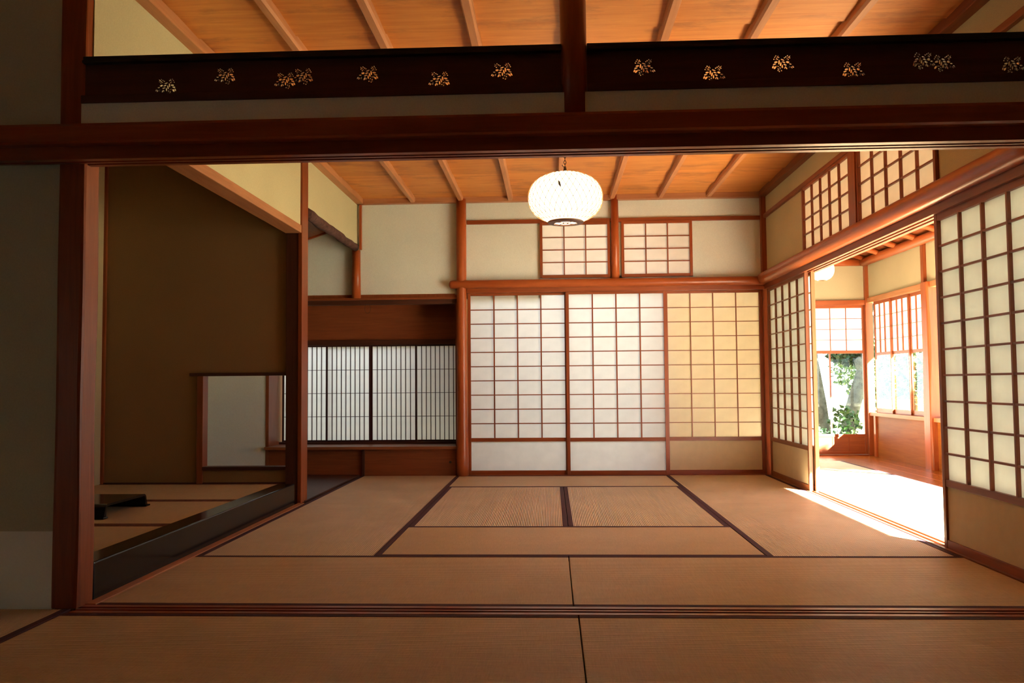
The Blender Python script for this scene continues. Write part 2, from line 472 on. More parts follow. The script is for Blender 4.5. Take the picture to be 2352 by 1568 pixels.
tatami(.090, 1.972, 2.225, YF - .003, 'right foreground rush mat before the threshold', 'x', group=G2)
tatami(-2.80, -1.857, 1.30, 3.235, 'dim rush mat at the foot of the left foreground wall', 'y', group=G2)
tatami(-1.853, .090, 1.27, 2.22, 'rush mat nearest the viewer on the left', 'x', group=G2)
tatami(.090, 1.972, 1.27, 2.22, 'rush mat nearest the viewer on the right', 'x', group=G2)
G3 = 'rush mats in the raised alcove'
tatami(-3.315, -1.962, 3.31, 4.33, 'near raised alcove mat with patterned border', 'x', .14, G3, HERIP, .042)
tatami(-3.315, -1.962, 4.33, 5.25, 'middle raised alcove mat carrying the black stand', 'x', .14, G3, HERIP, .042)
tatami(-3.315, -1.962, 5.25, 6.145, 'far raised alcove mat against the brown wall', 'x', .14, G3, HERIP, .042)
G4 = 'rush mats on the veranda'
for (a, b_, l) in ((7.40, 9.30, 'pale veranda mat farthest from the viewer'), (5.50, 7.40, 'sunlit veranda mat outside the open doorway'),
                   (3.60, 5.50, 'veranda mat behind the right paper door'), (1.70, 3.60, 'veranda mat nearest the viewer behind the right wall')):
    tatami(2.092, 3.10, a, b_, l, 'y', .0, G4)

# ------------------------------------------------------------------ posts and beams
def post(name, label, x0, x1, y0, y1, z0, z1, kind='red', bev=.007, cat='post'):
    m = MB(); m.box(x0, x1, y0, y1, z0, z1, bev)
    return tag(m.build(name, wood(kind, 'Z')), label, cat)

# left post of the partition: natural edges (waney corners)
def waney_post(name, label, xc, yc, hx, hy, z0, z1, bev, kind='red', seed=0.0, flare=0.0):
    m = MB(); path = []; n = 24
    rings = []
    for i in range(n + 1):
        z = z0 + (z1 - z0) * i / n
        ring = []
        for (sx, sy) in ((1, -1), (1, 1), (-1, 1), (-1, -1)):
            c = bev * (1 + .8 * noise.noise(Vector((seed + sx * 3.1, sy * 5.3, z * 1.4))))
            f = 1 + flare * max(0, 1 - (z - z0) / .9) ** 1.5
            ax, ay = hx * f, hy * f
            wob = .004 * noise.noise(Vector((seed, sx, z * 2)))
            corner = [(ax, ay - c), (ax - c * .3, ay - c * .3), (ax - c, ay)] if sx * sy > 0 else [(ax - c, ay), (ax - c * .3, ay - c * .3), (ax, ay - c)]
            for (px, py) in corner:
                ring.append(m.bm.verts.new((xc + sx * px + wob, yc + sy * py, z)))
        rings.append(ring)
    k = len(rings[0])
    for i in range(n):
        for j in range(k):
            m.bm.faces.new((rings[i][j], rings[i][(j + 1) % k], rings[i + 1][(j + 1) % k], rings[i + 1][j]))
    m.bm.faces.new(rings[0][::-1]); m.bm.faces.new(rings[-1])
    return tag(m.build(name, wood(kind, 'Z')), label, 'post')

waney_post('wooden_post', 'heavy reddish post with waney edges at the left of the partition', -1.892, 3.302, .054, .060, 0, 2.64, .014, 'red', 1.7)
AQ = thing('alcove_post', 'slender square post at the far end of the raised alcove', 'post', (-1.88, 6.2, 0))  # square post in two tones: red side strip, darker front piece
MB().box(-1.850, -1.822, 6.12, 6.275, 0, 2.61, .003).build('red_strip', wood('red', 'Z'), AQ)
MB().box(-1.94, -1.850, 6.124, 6.271, 0, 2.61, .003).build('dark_front', wood('dark', 'Z'), AQ)
m = MB(); m.tube([(.100, 3.235, 1.84), (.099, 3.235, 2.1), (.094, 3.235, 2.64)], [.048, .050, .053], 20, rough=.04)
tag(m.build('hanging_post', wood('red', 'Z'), smooth=True), 'short dark post dividing the carved transom in the middle', 'post')
# back wall posts
pth = [(-.838, 7.935, z) for z in (0, .1, .25, .45, .7, .95, 1.3, 1.8, 2.2, 2.6)]
m = MB(); m.tube(pth, [.058, .058, .056, .053, .050, .050, .049, .047, .048, .048], 24, rough=.05)
tag(m.build('round_post', wood('log', 'Z'), smooth=True), 'round polished red post between shelf bay and paper doors', 'post')
m = MB(); m.tube([(.607, 7.955, 1.80), (.608, 7.955, 2.2), (.607, 7.955, 2.61)], [.040, .038, .036], 20, rough=.05)
tag(m.build('short_round_post', wood('log', 'Z'), smooth=True), 'short round post between the two small back windows', 'post')
post('partition_post', 'square red post at the right end of the partition, out of view', 1.948, 2.085, 3.128, 3.302, 0, 2.61, 'red', .006)
struct(MB().box(1.975, 2.088, -.8, 3.126, 1.718, 1.80).build('trim_23', wood('red', 'Y')))
post('corner_post', 'thin corner post where back and right walls meet', 1.962, 2.03, 7.925, 7.99, 0, 2.60, 'red', .004)
m = MB(); m.tube([(-1.842, 7.945, 1.672), (-1.842, 7.945, 1.9), (-1.842, 7.945, 2.13)], [.044, .042, .040], 20, rough=.05)
tag(m.build('stub_post', wood('log', 'Z'), smooth=True), 'short red stub post under the bark log end', 'post')
m = MB(); m.box(-1.818, -1.796, 7.955, 7.99, 2.14, 2.60, .003); struct(m.build('trim_2', wood('log', 'Z')))
# bark log over the side recess
pp = []
for i in range(15):
    t = i / 14
    pp.append((-1.838 + .003 * math.sin(i * 1.7), 6.278 + 1.62 * t, 2.150 + .004 * math.sin(i * .9 + 1)))
m = MB(); m.tube(pp, [.042 - .008 * i / 14 + .003 * math.sin(i * 2.3) for i in range(15)], 18, rough=.09)
tag(m.build('bark_log', BARKLOG, smooth=True), 'crooked brown bark log hanging over the side recess', 'log')
# alcove drop beam
m = MB(); m.box(-1.945, -1.825, 3.365, 6.118, 1.972, 2.030, .004)
tag(m.build('drop_beam', wood('light', 'Y')), 'orange squared beam hung across the top of the raised alcove', 'beam')

# partition beams
m = MB(); m.prism([(3.120, 1.792), (3.132, 1.786), (3.205, 1.786), (3.205, 1.872), (3.140, 1.866), (3.120, 1.850)], 'x', -5.2, 1.945)
tag(m.build('front_beam', wood('red', 'X')), 'long dark rounded beam across the whole partition above the doorway', 'beam')
m = MB()
gr = [(YF - .004, 1.790), (YF - .004, 1.736)]
for gy in (3.207, 3.243):
    gr += [(gy, 1.736), (gy, 1.752), (gy + .020, 1.752), (gy + .020, 1.736)]
gr += [(YK, 1.736), (YK, 1.790)]
m.prism(gr, 'x', -5.2, 1.945)
tag(m.build('grooved_lintel', wood('red', 'X')), 'dark grooved lintel just under the long partition beam', 'lintel')
m = MB()
gr = [(YF, -.06), (YF, .002)]
for gy in (3.205, 3.241):
    gr += [(gy, .002), (gy, -.006), (gy + .021, -.006), (gy + .021, .002)]
gr += [(YK, .002), (YK, -.06)]
m.prism(gr, 'x', -1.836, 1.945)
tag(m.build('threshold', wood('red', 'X')), 'grooved wooden threshold crossing the floor between the rooms', 'threshold')

# back wall beams
def log_beam(name, label, path, rad, axis, cat='beam', n=22, rough=.05, seedv=0):
    m = MB(); m.tube(path, rad, n, rough=rough, seedv=seedv)
    return tag(m.build(name, wood('log', axis), smooth=True), label, cat)
xs = [-.952, -.947, -.938] + [-.92 + i * (2.91 / 16) for i in range(17)]
rd = [.016, .030, .037] + [.040] * 17
log_beam('round_beam', 'polished round beam along the back wall with its cut end showing', [(x, 7.915, 1.788) for x in xs], rd, 'X')
log_beam('side_beam', 'polished round beam along the right wall above the paper doors', [(1.962, 7.92 - i * .23, 1.806) for i in range(21)], .054, 'Y', seedv=4)
m = MB(); m.box(-.79, 1.99, 7.915, 8.03, 1.706, 1.755, .003); struct(m.build('trim_3', wood('red', 'X')))
m = MB(); m.box(-.79, 1.99, 7.925, 8.03, -.06, .006, .002); struct(m.build('trim_4', wood('red', 'X')))
m = MB(); m.box(-.79, 1.97, 7.965, 8.0, 2.366, 2.404, .003); struct(m.build('trim_5', wood('red', 'X')))
m = MB(); m.box(1.980, 2.02, 3.304, 7.93, 2.372, 2.408, .003); struct(m.build('trim_6', wood('red', 'Y')))
# right wall lintel and sill with grooves
m = MB()
gr = [(1.975, 1.765), (1.975, 1.708)]
for gx in (1.996, 2.036):
    gr += [(gx, 1.708), (gx, 1.722), (gx + .022, 1.722), (gx + .022, 1.708)]
gr += [(2.088, 1.708), (2.088, 1.765)]
m.prism(gr, 'y', 3.304, 7.95); struct(m.build('trim_7', wood('red', 'Y')))
m = MB()
gr = [(1.976, -.06), (1.976, .003)]
for gx in (1.996, 2.036):
    gr += [(gx, .003), (gx, -.005), (gx + .022, -.005), (gx + .022, .003)]
gr += [(2.088, .003), (2.088, -.06)]
m.prism(gr, 'y', 3.304, 7.95); struct(MB().box(1.976, 2.088, -.8, 3.126, -.06, .001).build('trim_24', wood('brown', 'Y'))); struct(m.build('trim_8', wood('brown', 'Y')))
post('mullion_post', 'flat post between the two high windows of the right wall', 1.978, 2.08, 5.545, 5.668, 1.84, 2.376, 'red', .004)
# alcove step
m = MB(); m.box(-1.962, -1.841, 3.364, 6.03, -.05, .152, .006)
tag(m.build('alcove_step', LACQ), 'glossy black lacquered step edging the raised alcove floor', 'step')
m = MB(); m.box(-1.842, -1.797, 3.30, 6.118, -.05, .004, .002); struct(m.build('trim_9', wood('light', 'Y')))
m = MB(); m.box(-1.97, -1.93, 3.30, 6.15, 2.0, 2.56); struct(m.build('wall_alcove_drop', WALLB))
m = MB(); m.box(-3.325, -3.300, 6.128, 6.152, .14, 2.56, .003); struct(m.build('trim_10', wood('red', 'Z')))
m = MB(); m.box(-3.32, -1.94, 6.138, 6.152, .138, .150, .001); struct(m.build('trim_11', wood('dark', 'X')))
# framed opening in the alcove side wall
OF = thing('opening_frame', 'thin dark wooden frame of the low opening in the brown alcove wall', 'frame', (-2.25, 6.16, .14))
m = MB(); m.box(-2.66, -1.942, 6.128, 6.225, .927, .950, .002); m.build('top_rail', wood('dark', 'X'), OF)
m = MB(); m.box(-2.602, -2.558, 6.132, 6.225, .14, .930, .002); m.build('jamb', wood('panel', 'Z'), OF)
m = MB(); m.box(-2.562, -1.942, 6.132, 6.225, .238, .264, .002); m.build('bottom_rail', wood('dark', 'X'), OF)

# ------------------------------------------------------------------ carved transoms
MOT = []   # (cx, cy, length, width, angle) in photo-crop units, centred later; y down
for (x, y) in ((1478, 377), (1508, 395), (1535, 412), (1440, 415), (1468, 443), (1690, 373), (1710, 400), (1727, 433), (1640, 402), (1660, 438),
               (1618, 600), (1652, 617), (1593, 650), (1633, 665)):
    MOT.append((x, y, 27, 24, 0))
MOT += [(1470, 410, 118, -26, 40), (1672, 410, 108, -26, 60), (1630, 633, 92, -24, 203),
        (1478, 493, 62, 40, -10), (1428, 530, 52, 22, -8), (1381, 582, 52, 22, -55), (1407, 594, 52, 22, -55), (1447, 585, 56, 13, -68), (1471, 603, 13, 13, 0),
        (1570, 448, 76, 25, -20), (1548, 493, 66, 28, -20), (1527, 540, 66, 28, -22), (1508, 598, 70, 27, -62), (1538, 602, 70, 27, -62),
        (1634, 490, 92, 27, 82), (1605, 527, 86, 27, 76), (1577, 570, 76, 25, 84), (1690, 488, 72, 32, 12), (1718, 528, 80, 29, 18),
        (1746, 578, 66, 26, 62), (1712, 590, 72, 32, 52), (1676, 567, 58, 15, 78), (1650, 570, 30, 17, 70)]
U = 1.0 / 7.84 / 613.0
def inside(p, poly):
    c = False
    for i in range(len(poly)):
        (x1, y1), (x2, y2) = poly[i], poly[i - 1]
        if (y1 > p[1]) != (y2 > p[1]) and p[0] < (x2 - x1) * (p[1] - y1) / (y2 - y1) + x1: c = not c
    return c
def cross(A_, B_):
    def side(p, q, r): return (q[0] - p[0]) * (r[1] - p[1]) - (q[1] - p[1]) * (r[0] - p[0])
    if any(inside(p, B_) for p in A_) or any(inside(p, A_) for p in B_): return True
    for i in range(len(A_)):
        for j in range(len(B_)):
            p, q, r, t = A_[i - 1], A_[i], B_[j - 1], B_[j]
            if side(p, q, r) * side(p, q, t) < 0 and side(r, t, p) * side(r, t, q) < 0: return True
    return False
def transom(name, label, x0, x1, spots, flip):
    z0, z1 = 1.998, 2.132
    t = thing(name, label, 'transom', ((x0 + x1) / 2, 3.235, 1.966))
    cu = bpy.data.curves.new('transom_board', 'CURVE'); cu.dimensions = '2D'; cu.fill_mode = 'BOTH'; cu.extrude = .003
    def spl(pts):
        s = cu.splines.new('POLY'); s.points.add(len(pts) - 1)
        for p, q in zip(s.points, pts): p.co = (q[0], q[1], 0, 1)
        s.use_cyclic_u = True
    spl([(x0, z0 - .01), (x1, z0 - .01), (x1, z1 + .005), (x0, z1 + .005)])
    done = []
    for (cx, frac) in spots:
        cz = z1 - frac * (z1 - z0)
        for (mx_, my_, L, Wd, an) in MOT:
            dx, dz = (mx_ - 1565) * U, -(my_ - 515) * U
            ca, sa = math.cos(R(an)), math.sin(R(an))
            n = 8 if L < 45 else 12
            for shrink in (1.0, .86, .74, .62):
                def outline(grow):
                    pts = []
                    for k in range(n):
                        th = 2 * math.pi * k / n
                        wv = abs(Wd) * ((.25 + .75 * max(0, -math.cos(th)) ** 1.5) if Wd < 0 else 1.0) * 1.10
                        a = L / 2 * math.cos(th) * .98 * shrink; b_ = wv / 2 * math.sin(th) * shrink
                        r_ = max(1e-6, math.hypot(a, b_)); a, b_ = a * (1 + grow / r_) * U, b_ * (1 + grow / r_) * U
                        ex, ez = a * ca - b_ * sa, -(a * sa + b_ * ca)
                        X = dx + ex
                        if flip: X = -X
                        pts.append((cx + X, cz + dz + ez))
                    return pts
                big = outline(4.0)
                if not any(abs(P_[0][0] - big[0][0]) < .04 and cross(big, P_) for P_ in done):
                    pts = outline(0.0)
                    done.append(pts); spl(pts)
                    break
    ob = bpy.data.objects.new('tmp_board', cu); COL.objects.link(ob)
    dg = bpy.context.evaluated_depsgraph_get()
    me = bpy.data.meshes.new_from_object(ob.evaluated_get(dg))
    bpy.data.objects.remove(ob); bpy.data.curves.remove(cu)
    for v in me.vertices:
        x, y, z = v.co; v.co = (x, 3.235 - z, y)
    me.materials.clear(); me.materials.append(wood('dark', 'X'))
    me.name = 'carved_board'
    b_ = bpy.data.objects.new('carved_board', me); link(b_, t)
    m = MB(); m.box(x0, x1, 3.20, 3.27, 1.966, 1.998, .003); m.build('bottom_rail', wood('dark', 'X'), t)
    m = MB(); m.box(x0, x1, 3.205, 3.265, 2.130, 2.140, .001).box(x0, x1, 3.212, 3.258, 2.140, 2.157, .002); m.build('top_rail', BLACKRAIL, t)
    return t
def px2x(px): return .064 + (px - 1300) / 613.0
LS = [(335, .72), (480, .45), (627, .63), (670, .52), (828, .50), (1000, .72), (1150, .51)]
RS = [(1487, .50), (1650, .74), (1810, .49), (1972, .75), (2133, .52), (2178, .60), (2335, .70)]
transom('carved_transom', 'dark carved transom board with leaf cut-outs left of the middle post', -1.836, .0505, [(px2x(p), f) for p, f in LS], False)
transom('carved_transom', 'dark carved transom board with leaf cut-outs right of the middle post', .1485, 1.945, [(px2x(p), f) for p, f in RS], True)

# ------------------------------------------------------------------ shoji doors and windows
def quad(w_, h_):
    me = bpy.data.meshes.new('paper_pane')
    me.from_pydata([(0, 0, 0), (w_, 0, 0), (w_, 0, h_), (0, 0, h_)], [], [(0, 1, 2, 3)])
    return me

def shoji(name, label, cat, loc, rotz, w_, h_, cols, rows, pz0, pz1, st=.030, hip=True, group=None, kind=None, kv=.012, kh=.009,
          dep=.030, frame='red', pap=None, hipm=None, kum=None, top=None, glass=None, gm=None, koshi=None, brail=.042):
    """sliding paper screen; local x = width, -y = the side the viewer sees, z up"""
    pap = pap or PAPER; hipm = hipm or HIP
    kum = kum or frame
    t = thing(name, label, cat, loc, rotz, group, kind)
    fz, fx = wood(frame, 'Z'), wood(frame, 'X'); kz, kx = wood(kum, 'Z'), wood(kum, 'X')
    d = dep / 2
    sm = MB().box(0, st, -d, d, 0, h_, .002).mesh('stile'); sm.materials.append(fz)
    inst('stile', sm, t, (0, 0, 0)); inst('stile', sm, t, (w_ - st, 0, 0))
    MB().box(st, w_ - st, -d + .002, d - .002, pz1, h_, .0015).build('top_rail', fx, t)
    MB().box(st, w_ - st, -d + .002, d - .002, 0, brail, .0015).build('bottom_rail', fx, t)
    if hip or glass:
        zt = pz0 - .034
        MB().box(st, w_ - st, -d + .003, d - .003, zt, pz0, .0015).build('middle_rail', fx, t)
        if glass:
            g0 = brail
            if koshi:
                MB().box(st, w_ - st, -d + .003, d - .003, koshi, koshi + .03, .0015).build('lower_rail', fx, t)
                MB().box(st, w_ - st, -.004, .004, brail, koshi).build('kick_panel', wood('panel', 'X'), t)
                for k in range(1, 4):
                    xk = st + (w_ - 2 * st) * k / 4
                    MB().box(xk - .006, xk + .006, -.010, -.003, brail, koshi).build('kick_bar', fz, t)
                g0 = koshi + .03
            edges = [st] + list(gm or []) + [w_ - st]
            for e in (gm or []):
                MB().box(e - .008, e + .008, -.010, .010, g0, zt).build('glazing_bar', fz, t)
            for a, b_ in zip(edges[:-1], edges[1:]):
                MB().box(a, b_, -.002, .002, g0, zt).build('glass_pane', GLASS, t)
        else:
            if hipm is THIN:
                hm_ = quad(w_ - 2 * st, zt - brail); hm_.materials.append(hipm); inst('hip_panel', hm_, t, (st, .002, brail))
            else:
                MB().box(st, w_ - st, -.003, .004, brail, zt).build('hip_panel', hipm, t)
    cw, ch = (w_ - 2 * st) / cols, (pz1 - pz0) / rows
    if kv:
        vm = MB().box(-kv / 2, kv / 2, -.011, .0055, pz0, pz1).mesh('muntin'); vm.materials.append(kz)
        for i in range(1, cols): inst('muntin', vm, t, (st + i * cw, 0, 0))
        hm = MB().box(st, w_ - st, -.009, .005, -kh / 2, kh / 2).mesh('muntin'); hm.materials.append(kx)
        for j in range(1, rows): inst('muntin', hm, t, (0, 0, pz0 + j * ch))
    pm = quad(cw, ch); pm.materials.append(pap)
    for i in range(cols):
        for j in range(rows): inst('paper_pane', pm, t, (st + i * cw, .0065, pz0 + j * ch))
    return t

HS = 1.715
# three doors of the back wall
shoji('shoji_door', 'leftmost paper door of the back wall, beside the round red post', 'paper door', (-.788, 7.978, .002), 0, .945, HS, 4, 10, .345, 1.682, hipm=THIN)
shoji('shoji_door', 'middle one of the three paper doors of the back wall', 'paper door', (.138, 7.945, .002), 0, .940, HS, 4, 10, .345, 1.682, hipm=THIN)
shoji('shoji_door', 'warm cream paper door of the back wall next to the right corner', 'paper door', (1.058, 7.978, .002), 0, .905, HS, 4, 10, .345, 1.682,
      kv=.008, kh=.006, pap=PAPERW, hipm=HIPW)
# right wall doors (rotated so that local x runs towards the viewer)
RZ = R(-90)
shoji('shoji_door', 'narrow-looking paper door on the right wall beyond the open doorway', 'paper door', (2.008, 7.905, .002), RZ, 1.165, HS, 5, 10, .345, 1.682, frame='brown', kv=.013, hipm=HIPW, pap=PAPERR)
shoji('shoji_door', 'paper door slid behind another at the far side of the doorway', 'paper door', (2.049, 7.875, .002), RZ, 1.165, HS, 5, 10, .345, 1.682, frame='light', hipm=HIPW, pap=PAPERR)
shoji('shoji_door', 'large paper door at the right edge of the picture', 'paper door', (2.008, 4.475, .002), RZ, 1.165, HS, 5, 10, .345, 1.672, frame='red', kv=.013, kh=.010, hipm=HIPW, pap=PAPERR)
shoji('shoji_door', 'second paper door slid behind the large right one', 'paper door', (2.049, 4.49, .002), RZ, .95, HS, 4, 10, .345, 1.672, frame='red', kv=.013, kh=.010, hipm=HIPW, pap=PAPERR)
for k in range(3):
    shoji('fusuma_door', ['plain opaque sliding door of the near room closest to the partition, out at the right', 'plain opaque sliding door of the near room, middle one at the right', 'plain opaque sliding door of the near room, behind the viewer at the right'][k],
          'sliding door', (2.018 + .033 * (k % 2), 3.12 - k * 1.28, .002), RZ, 1.30, HS, 1, 1, .345, 1.682, kv=0, hipm=HIPW, pap=FUSUMA)
# small windows
def win(n, label, loc, rz, w_, h_, cols, rows, **kw):
    return shoji('window_%d' % n, label, None, loc, rz, w_, h_, cols, rows, .030, h_ - .024, st=.026, hip=False, kind='structure', brail=.030, **kw)
win(1, 'small paper window of the back wall left of the short post', (-.098, 7.972, 1.842), 0, .662, .528, 3, 4, kv=.010, kh=.009, pap=PAPERB)
win(2, 'small paper window of the back wall right of the short post', (.668, 7.972, 1.842), 0, .662, .528, 3, 4, kv=.010, kh=.009, pap=PAPERB)
win(3, 'high paper window of the right wall nearer the far corner', (2.0, 6.745, 1.852), RZ, 1.075, .522, 5, 4, kv=.012, kh=.009, pap=PAPERC)
win(4, 'high paper window of the right wall nearer the viewer', (2.0, 5.545, 1.852), RZ, 1.125, .522, 5, 4, kv=.012, kh=.009, pap=PAPERC)

win(5, 'unseen paper window added in the left wall to light the near room', (-5.25, -1.0, .42), R(90), 2.0, .7, 4, 2)  # added opening that lets cool skylight into the near room

# ------------------------------------------------------------------ writing-shelf bay (left part of the back wall)
for nm, q in (('wall_bay_left', (-2.72, -2.69, 7.98, 8.42, -.05, 1.70)), ('wall_bay_right', (-.905, -.875, 7.98, 8.42, -.05, 1.70)), ('ceiling_bay', (-2.69, -.905, 7.98, 8.42, 1.680, 1.71))):
    struct(MB().box(*q).build(nm, wood('panel', 'Z')))
m = MB(); m.box(-2.70, -.885, 7.955, 8.01, 1.612, 1.674, .004); struct(m.build('trim_12', wood('dark', 'X')))
m = MB(); m.box(-2.70, -.885, 7.940, 8.02, 1.655, 1.676, .003); struct(m.build('trim_13', wood('panel', 'X')))
m = MB(); m.box(-2.69, -.905, 8.325, 8.37, 1.290, 1.68); tag(m.build('bay_board', wood('panel', 'X')), 'plain reddish board above the lattice screens in the shelf bay', 'board')
m = MB(); m.box(-2.69, -.905, 8.29, 8.37, 1.245, 1.296, .003); struct(m.build('trim_14', wood('dark', 'X')))
m = MB(); m.box(-2.69, -.905, 8.29, 8.37, .270, .296, .002); struct(m.build('trim_15', wood('dark', 'X')))
SH = thing('writing_shelf', 'low brown writing shelf with panelled front in the back left bay', 'shelf', (-1.8, 8.15, 0))
m = MB(); m.box(-2.715, -.893, 7.925, 8.36, .246, .274, .003); m.build('shelf_top', wood('brown', 'X'), SH)
m = MB(); m.box(-2.69, -1.79, 7.985, 8.0, -.05, .246); m.build('front_panel', wood('panel', 'X'), SH)
m = MB(); m.box(-1.77, -.905, 7.965, 7.985, -.05, .246); m.build('front_panel', wood('panel', 'X'), SH)
m = MB(); m.box(-1.79, -1.765, 7.955, 8.0, .0, .246, .002); m.build('divider', wood('dark', 'Z'), SH)
m = MB(); m.lathe([(0.001, 0), (.012, 0), (.012, .006), (.001, .006)], (0, 0, 0), 12); o = m.build('finger_hole', IRON, SH)
o.matrix_basis = Matrix.Translation((-.955, 7.964, .125)) @ Matrix.Rotation(R(90), 4, 'X')
PD = plain('lattice_lacquer', (.045, .010, .010), .35, .5)
_wood[('lattice', 'X')] = PD; _wood[('lattice', 'Z')] = PD
for k, (x0, lab) in enumerate(((-2.672, 'leftmost fine lattice screen in the shelf bay, mostly hidden by the alcove post'),
                               (-2.232, 'second fine lattice screen from the left in the shelf bay'),
                               (-1.782, 'third fine lattice screen from the left in the shelf bay'),
                               (-1.342, 'darker fine lattice screen at the right end of the shelf bay'))):
    shoji('lattice_screen', lab, 'lattice screen', (x0, 8.318 + .016 * (k in (0, 3)), .294), 0, (.458, .449, .458, .44)[k], .955, 9, 4, .018, .938, st=.018, hip=False,
          kv=.0068, kh=.005, dep=.014, frame='lattice', brail=.018, group='lattice screens of the shelf bay')

m = MB(); m.tube([(-1.735 + .028 * math.cos(2 * math.pi * i / 20), 7.95, 1.575 + .045 * math.sin(2 * math.pi * i / 20)) for i in range(21)], .0014, 5, cap=False)
tag(m.build('cord_loop', IRON), 'thin dark cord loop hanging under the header of the shelf bay', 'cord')

# ------------------------------------------------------------------ black stand in the alcove
ST = thing('low_stand', 'low black lacquered stand with curved ends on the alcove mat', 'stand', (-2.72, 4.75, .142))
prof = []
def arc(cx, cz, r, a0, a1, n=6):
    return [(cx + r * math.cos(R(a0 + (a1 - a0) * i / n)), cz + r * math.sin(R(a0 + (a1 - a0) * i / n))) for i in range(n + 1)]
zt = .218
outer = [(4.50, .142), (4.512, .152)] + arc(4.555, zt - .030, .030, 180, 90) + arc(4.965, zt - .030, .030, 90, 0) + [(5.008, .152), (5.02, .142)]
inner = [(4.985, .142), (4.983, .156)] + arc(4.963, zt - .030, .018, 0, 90) + arc(4.557, zt - .030, .018, 90, 180) + [(4.537, .156), (4.535, .142)]
m = MB(); m.prism(outer + inner, 'x', -3.02, -2.42); m.build('curved_top', LACQ, ST)
for yy in (4.517, 5.003):
    m = MB(); m.box(-3.025, -2.412, yy - .026, yy + .026, .142, .152, .004); m.build('foot', LACQ, ST)

# ------------------------------------------------------------------ lanterns
EM = emit('lantern_paper_lit', (1.0, .71, .38), LAMP)
LX, LY, LZ = .104, 5.60, 2.082
def lant_prof(a, h_, e, zlo, zhi, n):
    out = []
    for i in range(n + 1):
        z = zlo + (zhi - zlo) * i / n
        out.append((a * max(0, 1 - abs(z / h_) ** e) ** (1 / e), z))
    return out
LT = thing('pendant_lantern', 'glowing round bamboo and paper lantern hanging from a chain in the main room', 'lantern', (LX, LY, 1.92))
A, Hh, EX = .248, .168, 2.3
pf = lant_prof(A - .004, Hh, EX, -.158, .160, 26)
m = MB(); m.lathe(pf, (LX, LY, LZ), 48, cap=False); PS = m.build('paper_shade', EM, LT, smooth=True)
m = MB()
for fam in (-1, 1):
    for k in range(34):
        path = []
        for i in range(25):
            z = -.150 + .304 * i / 24
            r = A * max(0, 1 - abs(z / Hh) ** EX) ** (1 / EX)
            th = 2 * math.pi * k / 34 + fam * .75 * (i / 24)
            path.append((LX + r * math.cos(th), LY + r * math.sin(th), LZ + z))
        m.tube(path, .0019, 3, cap=False)
m.build('bamboo_weave', BAMB, LT)
m = MB(); m.lathe([(.078, 0), (.118, .006), (.120, .014), (.112, .020), (.078, .012), (.078, 0)], (LX, LY, 1.908), 40); BR = m.build('bottom_ring', wood('dark', 'X'), LT, smooth=False)
m = MB(); m.lathe([(.001, 0), (.080, 0)], (LX, LY, 1.918), 32); m.build('bottom_paper', EM, BR)
m = MB()
for k in range(4):
    th = k * math.pi / 2 + .5
    p = []
    for i in range(9):
        t = i / 8; r = .079 - .066 * t; a = th + .5 * t
        p.append((LX + r * math.cos(a), LY + r * math.sin(a), 1.913))
    m.tube(p, .0024, 4)
m.tube([(LX + .018 * math.cos(2 * math.pi * i / 16), LY + .018 * math.sin(2 * math.pi * i / 16), 1.913) for i in range(17)], .0022, 4)
m.build('bottom_tracery', wood('dark', 'X'), BR)
m = MB(); m.lathe([(.001, .014), (.05, .014), (.075, .006), (.080, -.004), (.070, -.004), (.001, .002)], (LX, LY, 2.236), 32); m.build('top_cap', wood('dark', 'X'), LT)
m = MB(); m.lathe([(.012, 0), (.012, .02), (.007, .045), (.001, .05)], (LX, LY, 2.248), 14).tube([(LX - .004, LY, 2.285), (LX - .020, LY, 2.304)], .0025, 6)
HK = m.build('hook', IRON, LT)
m = MB()
zc = 2.300; k = 0
while zc < 2.575:
    pth = []
    for i in range(11):
        a = 2 * math.pi * i / 10
        u, v = .007 * math.cos(a), .014 * math.sin(a)
        pth.append((LX + (u if k % 2 else 0), LY + (0 if k % 2 else u), zc + v))
    m.tube(pth, .0022, 5, cap=False)
    zc += .021; k += 1
m.build('chain', IRON, HK)
m = MB(); m.tube([(LX - .047, LY - .2395, LZ + .062), (LX - .043, LY - .2425, LZ + .050), (LX - .036, LY - .2455, LZ + .030), (LX - .033, LY - .2465, LZ + .020)], [.0025, .0065, .005, .001], 8)
m.build('dark_mark', IRON, PS)

L2 = thing('veranda_lantern', 'small white paper globe lamp hanging in the veranda', 'lantern', (2.80, 8.86, 1.89))
EM2 = emit('globe_paper_lit', (1.0, .76, .45), LAMP * .6)
m = MB(); m.lathe(lant_prof(.122, .115, 2.2, -.108, .108, 16), (2.80, 8.86, 2.0), 32); m.build('paper_globe', EM2, L2, smooth=True)
m = MB(); m.lathe([(.001, 0), (.035, 0), (.035, .008), (.001, .008)], (2.80, 8.86, 2.105), 20); m.build('cap', IRON, L2)
m = MB(); m.lathe([(.025, 0), (.036, 0), (.036, .006), (.025, .006)], (2.80, 8.86, 1.888), 20); m.build('bottom_ring', BAMB, L2)
m = MB(); m.tube([(2.80, 8.86, 2.11), (2.80, 8.86, 2.46)], .003, 6); m.build('cord', IRON, L2)

